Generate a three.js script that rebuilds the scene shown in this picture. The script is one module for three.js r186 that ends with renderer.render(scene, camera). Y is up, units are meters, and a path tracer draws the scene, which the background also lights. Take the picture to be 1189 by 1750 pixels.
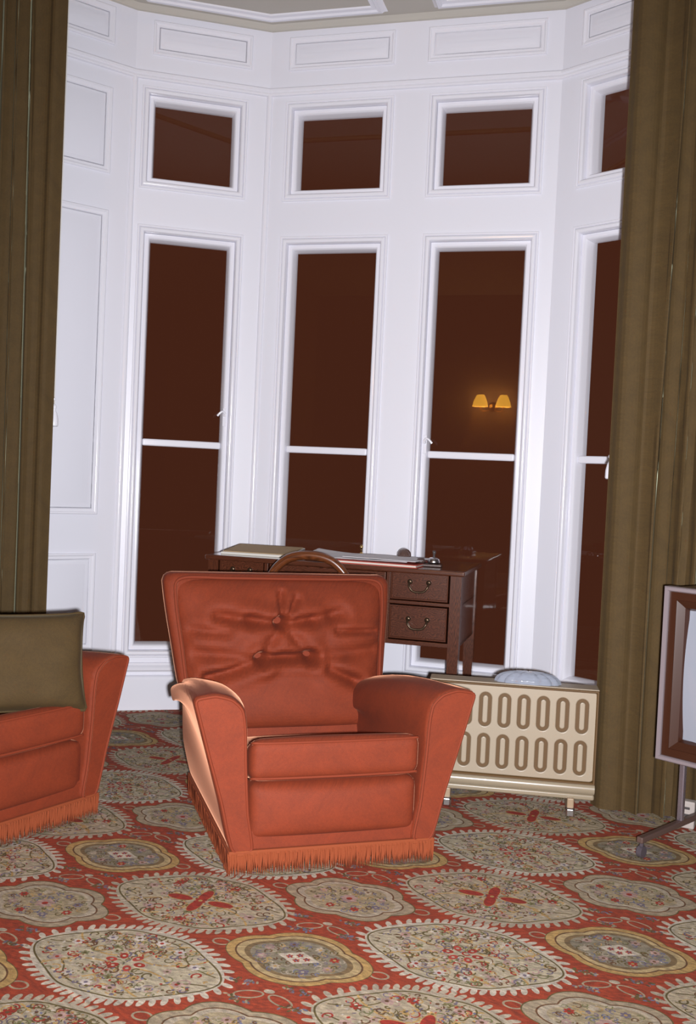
import * as THREE from 'three';
import { RoundedBoxGeometry } from 'three/addons/geometries/RoundedBoxGeometry.js';
import { mergeGeometries, toCreasedNormals, mergeVertices } from 'three/addons/utils/BufferGeometryUtils.js';
import { ImprovedNoise } from 'three/addons/math/ImprovedNoise.js';

// ───────────────────────── camera, night sky, flash, exposure ─────────────────────────
const scene = new THREE.Scene();
const camera = new THREE.PerspectiveCamera(2 * Math.atan(875 / 1700) * 180 / Math.PI, 1189 / 1750, 0.05, 60);
camera.position.set(0, 1.05, 0);
camera.rotation.set(-0.0327, 0, 0.046, 'XYZ');
scene.background = new THREE.Color().setRGB(0.058, 0.0165, 0.0085);   // night sky over a lit town
const renderer = new THREE.WebGLRenderer();
renderer.toneMapping = THREE.LinearToneMapping;
renderer.toneMappingExposure = 1.0;
renderer.shadowMap.enabled = true;
const FLASH = 52;
const flashLight = new THREE.SpotLight(new THREE.Color().setRGB(0.97, 0.965, 1.0), FLASH, 0, 0.85, 0.75, 2);
flashLight.position.set(0.05, 1.015, 0.0);
flashLight.target.position.set(0.06, 1.0, -4);
flashLight.castShadow = true; flashLight.shadow.radius = 1;
flashLight.name = 'flash_light';
scene.add(flashLight, flashLight.target);

// ───────────────────────── helpers ─────────────────────────
let seed = 7;
const rnd = () => { seed = (seed * 1664525 + 1013904223) >>> 0; return seed / 4294967296; };
const noise = new ImprovedNoise();
const names = new Map();
function numbered(n) { const k = names.get(n) || 0; names.set(n, k + 1); return k ? `${n}_${String(k).padStart(3, '0')}` : n; }
const lin = (r, g, b) => new THREE.Color().setRGB(r, g, b);
const std = (c, rough = 0.6, o = {}) => new THREE.MeshPhysicalMaterial({ color: c, roughness: rough, ...o });
function shadows(o) { o.castShadow = true; o.receiveShadow = true; return o; }
function mesh(name, geo, mat, parent) {
  const list = Array.isArray(geo) ? geo : [geo];
  const g = list.length > 1 ? mergeGeometries(list.map(plain)) : list[0];
  const m = shadows(new THREE.Mesh(g, mat)); m.name = parent ? name : numbered(name);
  (parent || scene).add(m); return m;
}
function plain(g) {
  const q = g.index ? g.toNonIndexed() : g.clone();
  for (const k of Object.keys(q.attributes)) if (!['position', 'normal', 'uv'].includes(k)) q.deleteAttribute(k);
  if (!q.attributes.normal) q.computeVertexNormals();
  if (!q.attributes.uv) q.setAttribute('uv', new THREE.Float32BufferAttribute(new Float32Array(q.attributes.position.count * 2), 2));
  return q;
}
function tag(o, label, category, group, kind) {
  o.userData.label = label; o.userData.category = category;
  if (group) o.userData.group = group;
  if (kind) o.userData.kind = kind;
  return o;
}
function thing(name, label, category, [x, y, z] = [0, 0, 0], turn = 0, kind) {
  const g = new THREE.Group(); g.name = numbered(name); g.position.set(x, y, z); g.rotation.y = turn; scene.add(g);
  return tag(g, label, category, null, kind);
}
const box = (x0, x1, y0, y1, z0, z1, r = 0.003) => {
  const w = x1 - x0, h = y1 - y0, d = z1 - z0;
  const g = r > 0 ? new RoundedBoxGeometry(w, h, d, 2, Math.min(r, w / 2.01, h / 2.01, d / 2.01)) : new THREE.BoxGeometry(w, h, d);
  return g.translate((x0 + x1) / 2, (y0 + y1) / 2, (z0 + z1) / 2);
};
const V = (x, y, z) => new THREE.Vector3(x, y, z);
function tube(pts, r, seg = 40, rad = 8, closed = false) {
  return new THREE.TubeGeometry(new THREE.CatmullRomCurve3(pts.map((p) => (p.isVector3 ? p : V(...p))), closed), seg, r, rad, closed);
}
function bar(a, b, r0, r1 = r0, rad = 10) {           // straight round bar with taper
  a = V(...a); b = V(...b); const d = b.clone().sub(a), L = d.length();
  const g = new THREE.CylinderGeometry(r1, r0, L, rad, 1);
  g.applyQuaternion(new THREE.Quaternion().setFromUnitVectors(V(0, 1, 0), d.normalize()));
  return g.translate((a.x + b.x) / 2, (a.y + b.y) / 2, (a.z + b.z) / 2);
}
const lathe = (pts, seg = 28) => new THREE.LatheGeometry(pts.map((p) => new THREE.Vector2(...p)), seg);
function fromQuads(P, faces, crease = 0.6) {          // positions + quads/tris, creased normals
  const g = new THREE.BufferGeometry(); const idx = [];
  for (const f of faces) { idx.push(f[0], f[1], f[2]); if (f.length > 3) idx.push(f[0], f[2], f[3]); }
  g.setAttribute('position', new THREE.Float32BufferAttribute(P.flat(), 3)); g.setIndex(idx);
  const q = toCreasedNormals(g, crease);
  q.setAttribute('uv', new THREE.Float32BufferAttribute(new Float32Array(q.attributes.position.count * 2), 2));
  return q;
}
// mitred frame: profile [t inward, n out of the wall] swept around a rectangle
function frame(s0, s1, y0, y1, profile) {
  const P = [], F = [];
  for (const [t, n] of profile) P.push([s0 + t, y0 + t, n], [s1 - t, y0 + t, n], [s1 - t, y1 - t, n], [s0 + t, y1 - t, n]);
  for (let i = 0; i + 1 < profile.length; i++) for (let k = 0; k < 4; k++) {
    const a = i * 4 + k, b = i * 4 + (k + 1) % 4; F.push([a, b, b + 4, a + 4]);
  }
  return fromQuads(P, F, 0.5);
}
// moulding run along plan points (room on the left-hand normal), profile [n, y]
function run(pts, profile) {
  const N = pts.length, P = [], F = [];
  for (let i = 0; i < N; i++) {
    const p = pts[i], a = pts[Math.max(i - 1, 0)], b = pts[Math.min(i + 1, N - 1)];
    const nrm = (u, v) => { const dx = v[0] - u[0], dz = v[1] - u[1], l = Math.hypot(dx, dz); return [-dz / l, dx / l]; };
    const n0 = i ? nrm(a, p) : nrm(p, b), n1 = i < N - 1 ? nrm(p, b) : n0;
    let m = [n0[0] + n1[0], n0[1] + n1[1]]; const l = Math.hypot(...m); m = [m[0] / l, m[1] / l];
    const k = 1 / (m[0] * n0[0] + m[1] * n0[1]);
    for (const [n, y] of profile) P.push([p[0] + m[0] * n * k, y, p[1] + m[1] * n * k]);
  }
  const M = profile.length;
  for (let i = 0; i + 1 < N; i++) for (let j = 0; j + 1 < M; j++) F.push([i * M + j, (i + 1) * M + j, (i + 1) * M + j + 1, i * M + j + 1]);
  return fromQuads(P, F, 0.5);
}
function arcProfile(list) { return list; }

// ───────────────────────── textures ─────────────────────────
function canvas(w, h) { const c = document.createElement('canvas'); c.width = w; c.height = h; return c; }
function noiseTexture(size, fn, srgb = false) {
  const d = new Uint8Array(size * size * 4);
  for (let y = 0; y < size; y++) for (let x = 0; x < size; x++) {
    const v = fn(x / size, y / size); const k = (y * size + x) * 4;
    for (let c = 0; c < 3; c++) d[k + c] = Math.max(0, Math.min(255, (Array.isArray(v) ? v[c] : v) * 255));
    d[k + 3] = 255;
  }
  const t = new THREE.DataTexture(d, size, size); t.wrapS = t.wrapT = THREE.RepeatWrapping; t.magFilter = THREE.LinearFilter; t.minFilter = THREE.LinearMipmapLinearFilter;
  if (srgb) t.colorSpace = THREE.SRGBColorSpace; t.needsUpdate = true; return t;
}
const tile = (u, v, f) => {                            // tileable noise on a torus
  const a = u * Math.PI * 2, b = v * Math.PI * 2, r = f / 6.283;
  return noise.noise(Math.cos(a) * r + 9.1, Math.sin(a) * r + Math.cos(b) * r + 3.7, Math.sin(b) * r + 5.3);
};
const pileBump = noiseTexture(256, () => 0.35 + rnd() * 0.65);
const velvetMap = noiseTexture(512, (u, v) => {
  const k = 0.93 + 0.05 * tile(u, v, 10) + 0.04 * tile(u, v, 50) + (rnd() - 0.5) * 0.16;
  return [k, k, k];
}, true);
const woodMap = (() => {                               // dark mahogany grain, 1 x 1
  const c = noiseTexture(512, (u, v) => {
    const g = tile(u, v * 0.999, 6) * 1.5 + v * 9, s = Math.abs(((g * 2.2) % 1 + 1) % 1 - 0.5) * 2;
    const k = 0.62 + 0.26 * s + 0.16 * tile(u * 1, v, 60) + (rnd() - 0.5) * 0.12;
    return [k, k * 0.93, k * 0.9];
  }, true);
  return c;
})();

// carpet: medallion lattice, one repeat = 2 x 2 medallions (1.314 m x 0.680 m)
const CW = 0.657, CV = 0.340;
const carpetMap = (() => {
  const W = 2048, H = 1060, ppm = W / (2 * CW), c = canvas(W, H), g = c.getContext('2d');
  const RED = '#8a341b', CREAM = '#a0937f', CREAM2 = '#94846c', OLIVE = '#574a26', BROWN = '#5b3d24', TAN = '#a3834f', PURP = '#655a66', PINK = '#9c7f76', DRED = '#8c2a1b', GREEN = '#6d6a45', BLUE = '#63637a';
  g.fillStyle = RED; g.fillRect(0, 0, W, H);
  const all = (f) => { for (const ox of [-W, 0, W]) for (const oy of [-H, 0, H]) { g.save(); g.translate(ox, oy); f(); g.restore(); } };
  const pick = (a) => a[Math.floor(rnd() * a.length)];
  const M = ppm;                                       // metres -> px
  function rosette(x, y, r, cols, n = 6) {
    for (let k = 0; k < n; k++) { const a = k / n * 6.283 + 0.4; g.fillStyle = cols[0]; g.beginPath(); g.ellipse(x + Math.cos(a) * r * 0.6, y + Math.sin(a) * r * 0.6, r * 0.46, r * 0.32, a, 0, 6.3); g.fill(); }
    g.fillStyle = cols[1]; g.beginPath(); g.arc(x, y, r * 0.34, 0, 6.3); g.fill();
  }
  function scroll(x, y, r, a, col, lw) {
    g.strokeStyle = col; g.lineWidth = lw; g.beginPath();
    for (let k = 0; k <= 26; k++) { const t = k / 26, rr = r * (1 - 0.75 * t), an = a + t * 5.2; const px = x + Math.cos(an) * rr, py = y + Math.sin(an) * rr; k ? g.lineTo(px, py) : g.moveTo(px, py); }
    g.stroke();
  }
  const hexR = (a, rx, ry) => {                        // lemon shaped outline
    const ca = Math.abs(Math.cos(a)), sa = Math.abs(Math.sin(a));
    return 1 / Math.pow(Math.pow(ca / rx, 1.65) + Math.pow(sa / ry, 1.65), 1 / 1.65);
  };
  function outline(rx, ry, fn) { g.beginPath(); for (let k = 0; k <= 200; k++) { const a = k / 200 * 6.2832, r = hexR(a, rx, ry) * (fn ? fn(a) : 1); k ? g.lineTo(Math.cos(a) * r, Math.sin(a) * r) : g.moveTo(Math.cos(a) * r, Math.sin(a) * r); } g.closePath(); }
  function medallion(type) {
    const rx = 0.240 * M, ry = 0.160 * M;
    // leafy fringe of little teeth
    const n = 52;
    for (let k = 0; k < n; k++) {
      const a = k / n * 6.2832, r = hexR(a, rx, ry), x = Math.cos(a) * r, y = Math.sin(a) * r;
      g.save(); g.translate(x, y); g.rotate(Math.atan2(y * 1.7, x) + (k % 2 ? 0.5 : 0.25)); g.fillStyle = type ? CREAM : '#b0a594';
      g.beginPath(); g.ellipse(0, 0, 0.0150 * M, 0.0070 * M, 0, 0, 6.3); g.fill(); g.restore();
    }
    g.fillStyle = type ? CREAM : '#ada291'; outline(rx * 0.955, ry * 0.955); g.fill();
    g.strokeStyle = OLIVE; g.lineWidth = 0.0042 * M; outline(rx * 0.9, ry * 0.88, (a) => 1 + 0.03 * Math.cos(a * 6)); g.stroke();
    g.fillStyle = type ? '#9e9078' : '#a3977f'; outline(rx * 0.88, ry * 0.86, (a) => 1 + 0.03 * Math.cos(a * 6)); g.fill();
    g.save(); outline(rx * 0.88, ry * 0.86); g.clip();
    // inner cartouches
    for (const [sx, sy] of [[1, 1], [-1, 1], [1, -1], [-1, -1]]) {
      g.strokeStyle = OLIVE; g.lineWidth = 0.0035 * M; g.beginPath();
      g.moveTo(sx * rx * 0.85, sy * ry * 0.12); g.quadraticCurveTo(sx * rx * 0.5, sy * ry * 0.2, sx * rx * 0.42, sy * ry * 0.5); g.quadraticCurveTo(sx * rx * 0.3, sy * ry * 0.8, sx * rx * 0.02, sy * ry * 0.7); g.stroke();
      g.strokeStyle = TAN; g.lineWidth = 0.005 * M; g.beginPath(); g.ellipse(sx * rx * 0.38, sy * ry * 0.42, rx * 0.33, ry * 0.26, sx * sy * 0.5, 0, 6.3); g.stroke();
    }
    for (let k = 0; k < 260; k++) {
      const a = rnd() * 6.283, q = Math.sqrt(rnd()) * 0.84, r = hexR(a, rx, ry) * q;
      scroll(Math.cos(a) * r, Math.sin(a) * r, (0.006 + rnd() * 0.012) * M, rnd() * 6.3, pick([OLIVE, BROWN, GREEN, TAN, DRED, PURP, OLIVE, PINK, CREAM]), (0.002 + rnd() * 0.0026) * M);
    }
    const ring = type ? 14 : 12;
    for (let k = 0; k < ring; k++) { const a = (k + 0.5) / ring * 6.283, r = hexR(a, rx, ry) * 0.68; rosette(Math.cos(a) * r, Math.sin(a) * r, 0.013 * M, type ? [pick([PINK, CREAM, DRED]), BROWN] : [pick(['#b3a8a0', '#b0a596', PINK]), pick([PURP, DRED, OLIVE])], 6); }
    for (let k = 0; k < 8; k++) { const a = k / 8 * 6.283, r = hexR(a, rx, ry) * 0.42; rosette(Math.cos(a) * r, Math.sin(a) * r, 0.010 * M, [pick([TAN, GREEN, PINK]), OLIVE], 5); }
    for (let k = 0; k < 170; k++) { const a = rnd() * 6.283, r = hexR(a, rx, ry) * Math.sqrt(rnd()) * 0.85; g.fillStyle = pick([OLIVE, PURP, DRED, '#b5aa9c', '#b5aa9c', TAN, BLUE]); g.beginPath(); g.ellipse(Math.cos(a) * r, Math.sin(a) * r, (0.002 + rnd() * 0.003) * M, (0.0015 + rnd() * 0.002) * M, rnd() * 3, 0, 6.3); g.fill(); }
    // red centre flower
    if (type) { for (const [x, y, a] of [[-0.055, 0, 0], [0.055, 0, 0], [0, -0.03, 1.57], [0, 0.03, 1.57]]) { g.fillStyle = DRED; g.beginPath(); g.ellipse(x * M, y * M, 0.034 * M, 0.015 * M, a, 0, 6.3); g.fill(); g.strokeStyle = TAN; g.lineWidth = 0.002 * M; g.stroke(); } rosette(0, 0, 0.016 * M, [DRED, TAN], 6); }
    else { for (let k = 0; k < 6; k++) { const a = k / 6 * 6.283; g.fillStyle = pick([DRED, '#99382c']); g.beginPath(); g.ellipse(Math.cos(a) * 0.034 * M, Math.sin(a) * 0.026 * M, 0.013 * M, 0.009 * M, a, 0, 6.3); g.fill(); g.fillStyle = CREAM; g.beginPath(); g.arc(Math.cos(a) * 0.034 * M, Math.sin(a) * 0.026 * M, 0.004 * M, 0, 6.3); g.fill(); } }
    g.restore();
  }
  function quatrefoil(type) {
    const rx = 0.166 * M, ry = 0.116 * M;
    for (const k of [-1, 1]) { g.strokeStyle = CREAM2; g.lineWidth = 0.005 * M; g.beginPath(); g.ellipse(k * rx * 1.12, 0, 0.02 * M, 0.014 * M, 0, 0, 6.3); g.stroke(); }
    const lobes = (s, col, st, lw) => {
      g.beginPath(); for (let k = 0; k <= 160; k++) { const a = k / 160 * 6.2832, r = s * (0.86 + 0.16 * Math.abs(Math.cos(a * (type ? 2 : 3)))); const x = Math.cos(a) * rx * r, y = Math.sin(a) * ry * r; k ? g.lineTo(x, y) : g.moveTo(x, y); } g.closePath();
      if (col) { g.fillStyle = col; g.fill(); } if (st) { g.strokeStyle = st; g.lineWidth = lw * M; g.stroke(); }
    };
    if (type) {                                        // tan scrolled border
      lobes(1.0, TAN, OLIVE, 0.002); lobes(0.86, '#a58f66', BROWN, 0.004); lobes(0.74, '#6f5a3c', null); lobes(0.66, '#7d7360', null);
    } else { lobes(1.0, CREAM2, OLIVE, 0.003); lobes(0.82, CREAM, BROWN, 0.004); lobes(0.7, '#938468', null); }
    for (let k = 0; k < 110; k++) { const a = rnd() * 6.283, q = Math.sqrt(rnd()) * 0.62; scroll(Math.cos(a) * rx * q, Math.sin(a) * ry * q, (0.005 + rnd() * 0.007) * M, rnd() * 6.3, pick([OLIVE, PURP, BROWN, CREAM, GREEN, BLUE, TAN]), (0.002 + rnd() * 0.0015) * M); }
    for (let k = 0; k < 8; k++) { const a = (k + 0.5) / 8 * 6.283; rosette(Math.cos(a) * rx * 0.5, Math.sin(a) * ry * 0.5, 0.0115 * M, [pick([DRED, PINK, PURP, CREAM]), pick([TAN, BROWN, CREAM])], 6); }
    if (type) { g.fillStyle = '#b3a795'; g.beginPath(); g.moveTo(-0.05 * M, 0); g.lineTo(0, -0.03 * M); g.lineTo(0.05 * M, 0); g.lineTo(0, 0.03 * M); g.closePath(); g.fill(); for (const [x, y] of [[-0.02, 0], [0.02, 0], [0, -0.012], [0, 0.012]]) rosette(x * M, y * M, 0.008 * M, [DRED, BLUE], 5); }
    else { rosette(0, 0, 0.022 * M, [PINK, DRED], 7); }
  }
  function sprig(x, y, s, cols) { for (let k = 0; k < 16; k++) { g.fillStyle = pick(cols); g.beginPath(); g.ellipse(x + (rnd() - 0.5) * 0.12 * s * M, y + (rnd() - 0.5) * 0.04 * s * M, 0.011 * M * s, 0.006 * M * s, rnd() * 3, 0, 6.3); g.fill(); } for (let k = 0; k < 4; k++) scroll(x + (rnd() - 0.5) * 0.06 * M * s, y + (rnd() - 0.5) * 0.025 * M * s, 0.008 * M, rnd() * 6, pick([OLIVE, PURP, BROWN]), 0.002 * M); }
  const at = (i, j, f) => { const keep = seed; all(() => { seed = keep; g.translate(i * W / 2, H - j * H / 2); f(); }); };
  for (const i of [0, 1]) for (const j of [0, 1]) {
    at(i + 0.5, j, () => { g.strokeStyle = CREAM2; g.lineWidth = 0.0045 * M; for (const k of [-1, 1]) { g.beginPath(); g.ellipse(k * 0.035 * M, 0.012 * M, 0.03 * M, 0.014 * M, k * 0.4, 0, 6.3); g.stroke(); } g.fillStyle = CREAM; g.beginPath(); g.ellipse(0, -0.014 * M, 0.012 * M, 0.008 * M, 0, 0, 6.3); g.fill(); });
  }
  for (const i of [0, 1]) for (const j of [0, 1]) { at(i + 0.5, j + 0.5, () => quatrefoil((i + j) % 2 === 0)); }
  for (const i of [0, 1]) for (const j of [0, 1]) { at(i, j, () => medallion((i + j) % 2)); }
  for (const i of [0, 1]) for (const j of [0, 1]) for (const [dx, dy] of [[0.075, 0.11], [-0.075, -0.11], [0.10, -0.09], [-0.10, 0.09]]) at(i + 0.5 + dx, j + dy, () => sprig(0, 0, 0.5, [PURP, BLUE, OLIVE, dx > 0 ? BROWN : CREAM2, CREAM2]));
  // woven grain and uneven dye
  const mott = new Float32Array(512 * 266); for (let q = 0; q < mott.length; q++) mott[q] = tile((q % 512) / 512, Math.floor(q / 512) / 265, 90);
  const im = g.getImageData(0, 0, W, H), d = im.data;
  for (let y = 0; y < H; y++) for (let x = 0; x < W; x++) { const k = (y * W + x) * 4, f = 0.80 + rnd() * 0.36 + 0.22 * mott[((y >> 2) * 512 + (x >> 2)) % mott.length]; for (let q = 0; q < 3; q++) d[k + q] = Math.min(255, d[k + q] * f * (0.95 + rnd() * 0.1)); }
  g.putImageData(im, 0, 0);
  const t = new THREE.CanvasTexture(c); t.wrapS = t.wrapT = THREE.RepeatWrapping; t.colorSpace = THREE.SRGBColorSpace; t.magFilter = THREE.LinearFilter; return t;
})();

// ───────────────────────── materials ─────────────────────────
const paint = std(lin(0.77, 0.775, 0.85), 0.4);
const paintGloss = std(lin(0.80, 0.80, 0.87), 0.14);
const ceilingPaint = std(lin(0.50, 0.47, 0.42), 0.8);
const papered = std(lin(0.24, 0.16, 0.10), 0.85);
const glass = new THREE.MeshPhysicalMaterial({ color: 0xffffff, transmission: 1, thickness: 0, roughness: 0.0, ior: 1.5 });
const carpetMat = std(0xffffff, 0.95, { map: carpetMap, bumpMap: pileBump, bumpScale: 0.001 });
const tx = (t, s) => { const q = t.clone(); q.repeat.set(s, s); q.needsUpdate = true; return q; };
const velvet = std(lin(0.225, 0.030, 0.0048), 0.8, { map: velvetMap, sheen: 0.55, sheenColor: lin(0.95, 0.44, 0.26), sheenRoughness: 0.32 });
const fringeMat = std(lin(0.25, 0.05, 0.012), 0.85);
const curtainMat = std(lin(0.082, 0.047, 0.011), 0.85, { map: velvetMap, sheen: 0.7, sheenColor: lin(0.55, 0.58, 0.40), sheenRoughness: 0.35 });
const cushionMat = std(lin(0.072, 0.041, 0.009), 0.85, { map: velvetMap, sheen: 0.45, sheenColor: lin(0.7, 0.62, 0.4), sheenRoughness: 0.5 });
const mahogany = std(lin(0.145, 0.050, 0.025), 0.26, { map: woodMap, clearcoat: 1.0, clearcoatRoughness: 0.14 });
const brassMat = std(lin(0.62, 0.42, 0.16), 0.25, { metalness: 1 });
const steelMat = std(lin(0.62, 0.6, 0.62), 0.25, { metalness: 1 });

// ───────────────────────── plan of the room ─────────────────────────
const CO = Math.cos(Math.PI / 12), SI = Math.sin(Math.PI / 12);
const ab = (a, b) => [a * CO - b * SI, a * SI + b * CO];
const TOP = 3.03, FRONT = -3.458, LEFT = -3.3, RIGHT = 2.2, BACK = 1.9;
const pJL = [-1.428, -3.962], pA = [-0.993, -4.307], pB = [-0.429, -4.460], pC = [0.794, -4.125], pD = [1.31, -3.594], pJR = [1.415, -3.201];
const pR1 = ab(RIGHT, FRONT), pR2 = ab(RIGHT, BACK), pR3 = ab(LEFT, BACK), pR4 = ab(LEFT, FRONT);
const plan = [pJL, pA, pB, pC, pD, pJR, pR1, pR2, pR3, pR4];
const planShape = new THREE.Shape(plan.map(([x, z]) => new THREE.Vector2(x, -z)));
function slab(y0, y1) { return new THREE.ExtrudeGeometry(planShape, { depth: y1 - y0, bevelEnabled: false }).rotateX(-Math.PI / 2).translate(0, y0, 0); }

{ // floor with carpet laid at an angle
  const g = slab(-0.12, 0), p = g.attributes.position, uv = g.attributes.uv, al = 19.2 * Math.PI / 180, ca = Math.cos(al), sa = Math.sin(al);
  for (let i = 0; i < p.count; i++) { const x = p.getX(i) + 0.43, z = p.getZ(i) + 2.09; uv.setXY(i, (x * ca + z * sa) / (2 * CW), (x * sa - z * ca) / (2 * CV)); }
  tag(mesh('floor', g, carpetMat), 'red fitted carpet woven with cream oval medallions', 'carpet', null, 'structure');
  tag(mesh('ceiling', slab(TOP, TOP + 0.15), ceilingPaint), 'beige ceiling with white plaster panel mouldings over the bay', 'ceiling', null, 'structure');
}
function wallFrame(p0, p1) { const dx = p1[0] - p0[0], dz = p1[1] - p0[1]; return { L: Math.hypot(dx, dz), turn: Math.atan2(-dz, dx), p0 }; }
const THICK = 0.14;
function wall(name, p0, p1, label, mat = paint, holes = []) {
  const w = wallFrame(p0, p1), s = new THREE.Shape([[0, 0], [w.L, 0], [w.L, TOP], [0, TOP]].map((q) => new THREE.Vector2(...q)));
  for (const [a, b, c, d] of holes) s.holes.push(new THREE.Path([[a, c], [a, d], [b, d], [b, c]].map((q) => new THREE.Vector2(...q))));
  const m = mesh(name, new THREE.ExtrudeGeometry(s, { depth: THICK, bevelEnabled: false }).translate(0, 0, -THICK), mat);
  m.position.set(p0[0], 0, p0[1]); m.rotation.y = w.turn; m.userData.L = w.L;
  return tag(m, label, 'wall', null, 'structure');
}
const PANEL = [[0, 0.0], [0.0, 0.006], [0.004, 0.010], [0.009, 0.010], [0.012, 0.006], [0.016, 0.004], [0.024, 0.004], [0.026, 0.0]];
function panelMoulding(parent, s0, s1, y0, y1) {
  const m = mesh('panel_moulding', frame(s0, s1, y0, y1, PANEL), paintGloss, parent);
  mesh('raised_panel', frame(s0 + 0.026, s1 - 0.026, y0 + 0.026, y1 - 0.026, [[0, 0], [0.004, 0.0], [0.02, 0.003], [0.022, 0.004], [Math.min(s1 - s0, y1 - y0) / 2 - 0.0265, 0.004]]), paint, m);
  return m;
}
// windows: apparent glass edges in the wall's plane -> true edges at the depth of pane or casement
const DG = 0.055, D1 = 0.014, CAS = 0.030, ARC = 0.031;
const HT = { Bl: 0.299, t2: 1.1578, t1: 1.1883, Tl: 2.0334, Bu: 2.3175, Tu: 2.6151 };
function trueRect(w, s0, s1, y0, y1) {
  const c = Math.cos(w.turn), s = Math.sin(w.turn), vx = -w.p0[0], vz = -w.p0[1];
  const sc = vx * c - vz * s, dc = vx * s + vz * c;     // camera in the wall's frame
  const f = (v, o, d) => v + (v - o) * d / dc;
  return [f(s0, sc, s0 < sc ? DG : D1), f(s1, sc, s1 > sc ? DG : D1), f(y0, 1.05, y0 < 1.05 ? DG : D1), f(y1, 1.05, y1 > 1.05 ? DG : D1)];
}
const CASEMENT = [[0, -0.07], [0, -D1 - 0.006], [0.002, -D1 - 0.002], [0.006, -D1], [0.018, -D1], [0.0215, -D1 - 0.003], [0.024, -D1 - 0.009], [0.026, -D1 - 0.018], [CAS, -DG + 0.004], [CAS, -0.07]];
const ARCHI = [[0, 0], [0, 0.006], [0.002, 0.009], [0.008, 0.009], [0.010, 0.006], ...Array.from({ length: 9 }, (_, k) => [0.0205 - 0.0105 * Math.cos(Math.PI * k / 8), 0.004 + 0.011 * Math.sin(Math.PI * k / 8)]), [ARC, -0.03]];
function makeWindow(n, p0, p1, s0, s1, label, handle) {
  const w = wallFrame(p0, p1), lo = trueRect(w, s0, s1, HT.Bl, HT.Tl), up = trueRect(w, s0, s1, HT.Bu, HT.Tu);
  const o = new THREE.Group(); o.name = `window_${n}`; o.position.set(p0[0], 0, p0[1]); o.rotation.y = w.turn; scene.add(o);
  tag(o, label, 'window', null, 'structure');
  const holes = [];
  for (const [r, kind] of [[lo, 'casement'], [up, 'top_light']]) {
    const h = [r[0] - CAS, r[1] + CAS, r[2] - CAS, r[3] + CAS]; holes.push([h[0] - 0.006, h[1] + 0.006, h[2] - 0.006, h[3] + 0.006]);
    mesh('architrave', frame(h[0] - ARC, h[1] + ARC, h[2] - ARC, h[3] + ARC, ARCHI), paintGloss, o);
    const fr = mesh(`${kind}_frame`, frame(...h, CASEMENT), paintGloss, o);
    const pane = (y0, y1) => mesh('pane', new THREE.PlaneGeometry(r[1] - r[0] + 0.004, y1 - y0 + 0.004).translate((r[0] + r[1]) / 2, (y0 + y1) / 2, -DG), glass, o);
    if (kind === 'casement') {
      mesh('glazing_bar', box(r[0] - 0.003, r[1] + 0.003, HT.t2, HT.t1, -0.068, -0.026, 0.007), paintGloss, fr);
      pane(r[2], HT.t2); pane(HT.t1, r[3]);
    } else pane(r[2], r[3]);
  }
  if (handle) {                                        // cockspur fastener on the casement stile
    const x = handle[0] < 0 ? lo[0] - 0.013 : lo[1] + 0.013, y = handle[1], q = handle[0] < 0 ? 1 : -1;
    const k = mesh('fastener', [box(x - 0.008, x + 0.008, y - 0.05, y + 0.03, -D1, -D1 + 0.006, 0.002), box(x - 0.005, x + 0.005, y - 0.008, y + 0.008, -D1, -D1 + 0.026, 0.002)], paintGloss, o);
    mesh('lever', tube([[x, y + 0.004, -D1 + 0.024], [x + q * 0.012, y + 0.014, -D1 + 0.027], [x + q * 0.026, y + 0.004, -D1 + 0.025], [x + q * 0.034, y - 0.006, -D1 + 0.023]], 0.005, 16, 8), paintGloss, k);
  }
  return holes;
}
const hC = [...makeWindow(2, pB, pC, 0.1586, 0.5094, 'tall narrow casement with top light behind the left half of the desk'), ...makeWindow(3, pB, pC, 0.7924, 1.1476, 'tall casement with top light mirroring two lit lamp shades', [-1, 1.225])];
const hA = makeWindow(1, pA, pB, 0.0931, 0.4227, 'tall casement with top light nearest the panelled bay wall', [1, 1.31]);
const hD = makeWindow(4, pC, pD, 0.19, 0.545, 'tall casement with top light half hidden by the curtain above the radiator');
const wBayL = wall('wall_bay_left', pJL, pA, 'white panelled wall of the bay beside the brown curtain');
const wA = wall('wall_bay_front_left', pA, pB, 'narrow white bay wall with a single window', paint, hA);
const wC = wall('wall_bay_front', pB, pC, 'widest white bay wall holding two windows behind the desk', paint, hC);
const wD = wall('wall_bay_front_right', pC, pD, 'white bay wall behind the radiator, partly covered by the curtain', paint, hD);
wall('wall_bay_right', pD, pJR, 'short white bay wall behind the curtain');
wall('wall_front_right', pJR, pR1, 'papered wall behind the television', papered);
wall('wall_right', pR1, pR2, 'papered side wall to the right of the camera', papered);
wall('wall_back', pR2, pR3, 'papered back wall carrying the twin wall lamp', papered);
wall('wall_left', pR3, pR4, 'papered side wall to the left of the camera', papered);
wall('wall_front_left', pR4, pJL, 'papered wall behind the sofa end', papered);
{ // panels of the bay walls
  const L = wBayL.userData.L, s1 = L - 0.10, s0 = 0.06;
  panelMoulding(wBayL, s0, s1, 2.828, 2.985);
  panelMoulding(wBayL, s0, s1, 2.293, 2.65);
  panelMoulding(wBayL, s0, s1, 0.851, 2.14);
  panelMoulding(wBayL, s0, s1, 0.27, 0.6876);
  panelMoulding(wA, 0.07, wA.userData.L - 0.085, 2.83, 2.975);
  panelMoulding(wC, 0.085, 0.56, 2.83, 2.975);
  panelMoulding(wC, 0.705, 1.20, 2.83, 2.975);
  panelMoulding(wD, 0.09, wD.userData.L - 0.08, 2.83, 2.975);
}
const bay = [pJL, pA, pB, pC, pD, pJR];
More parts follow.
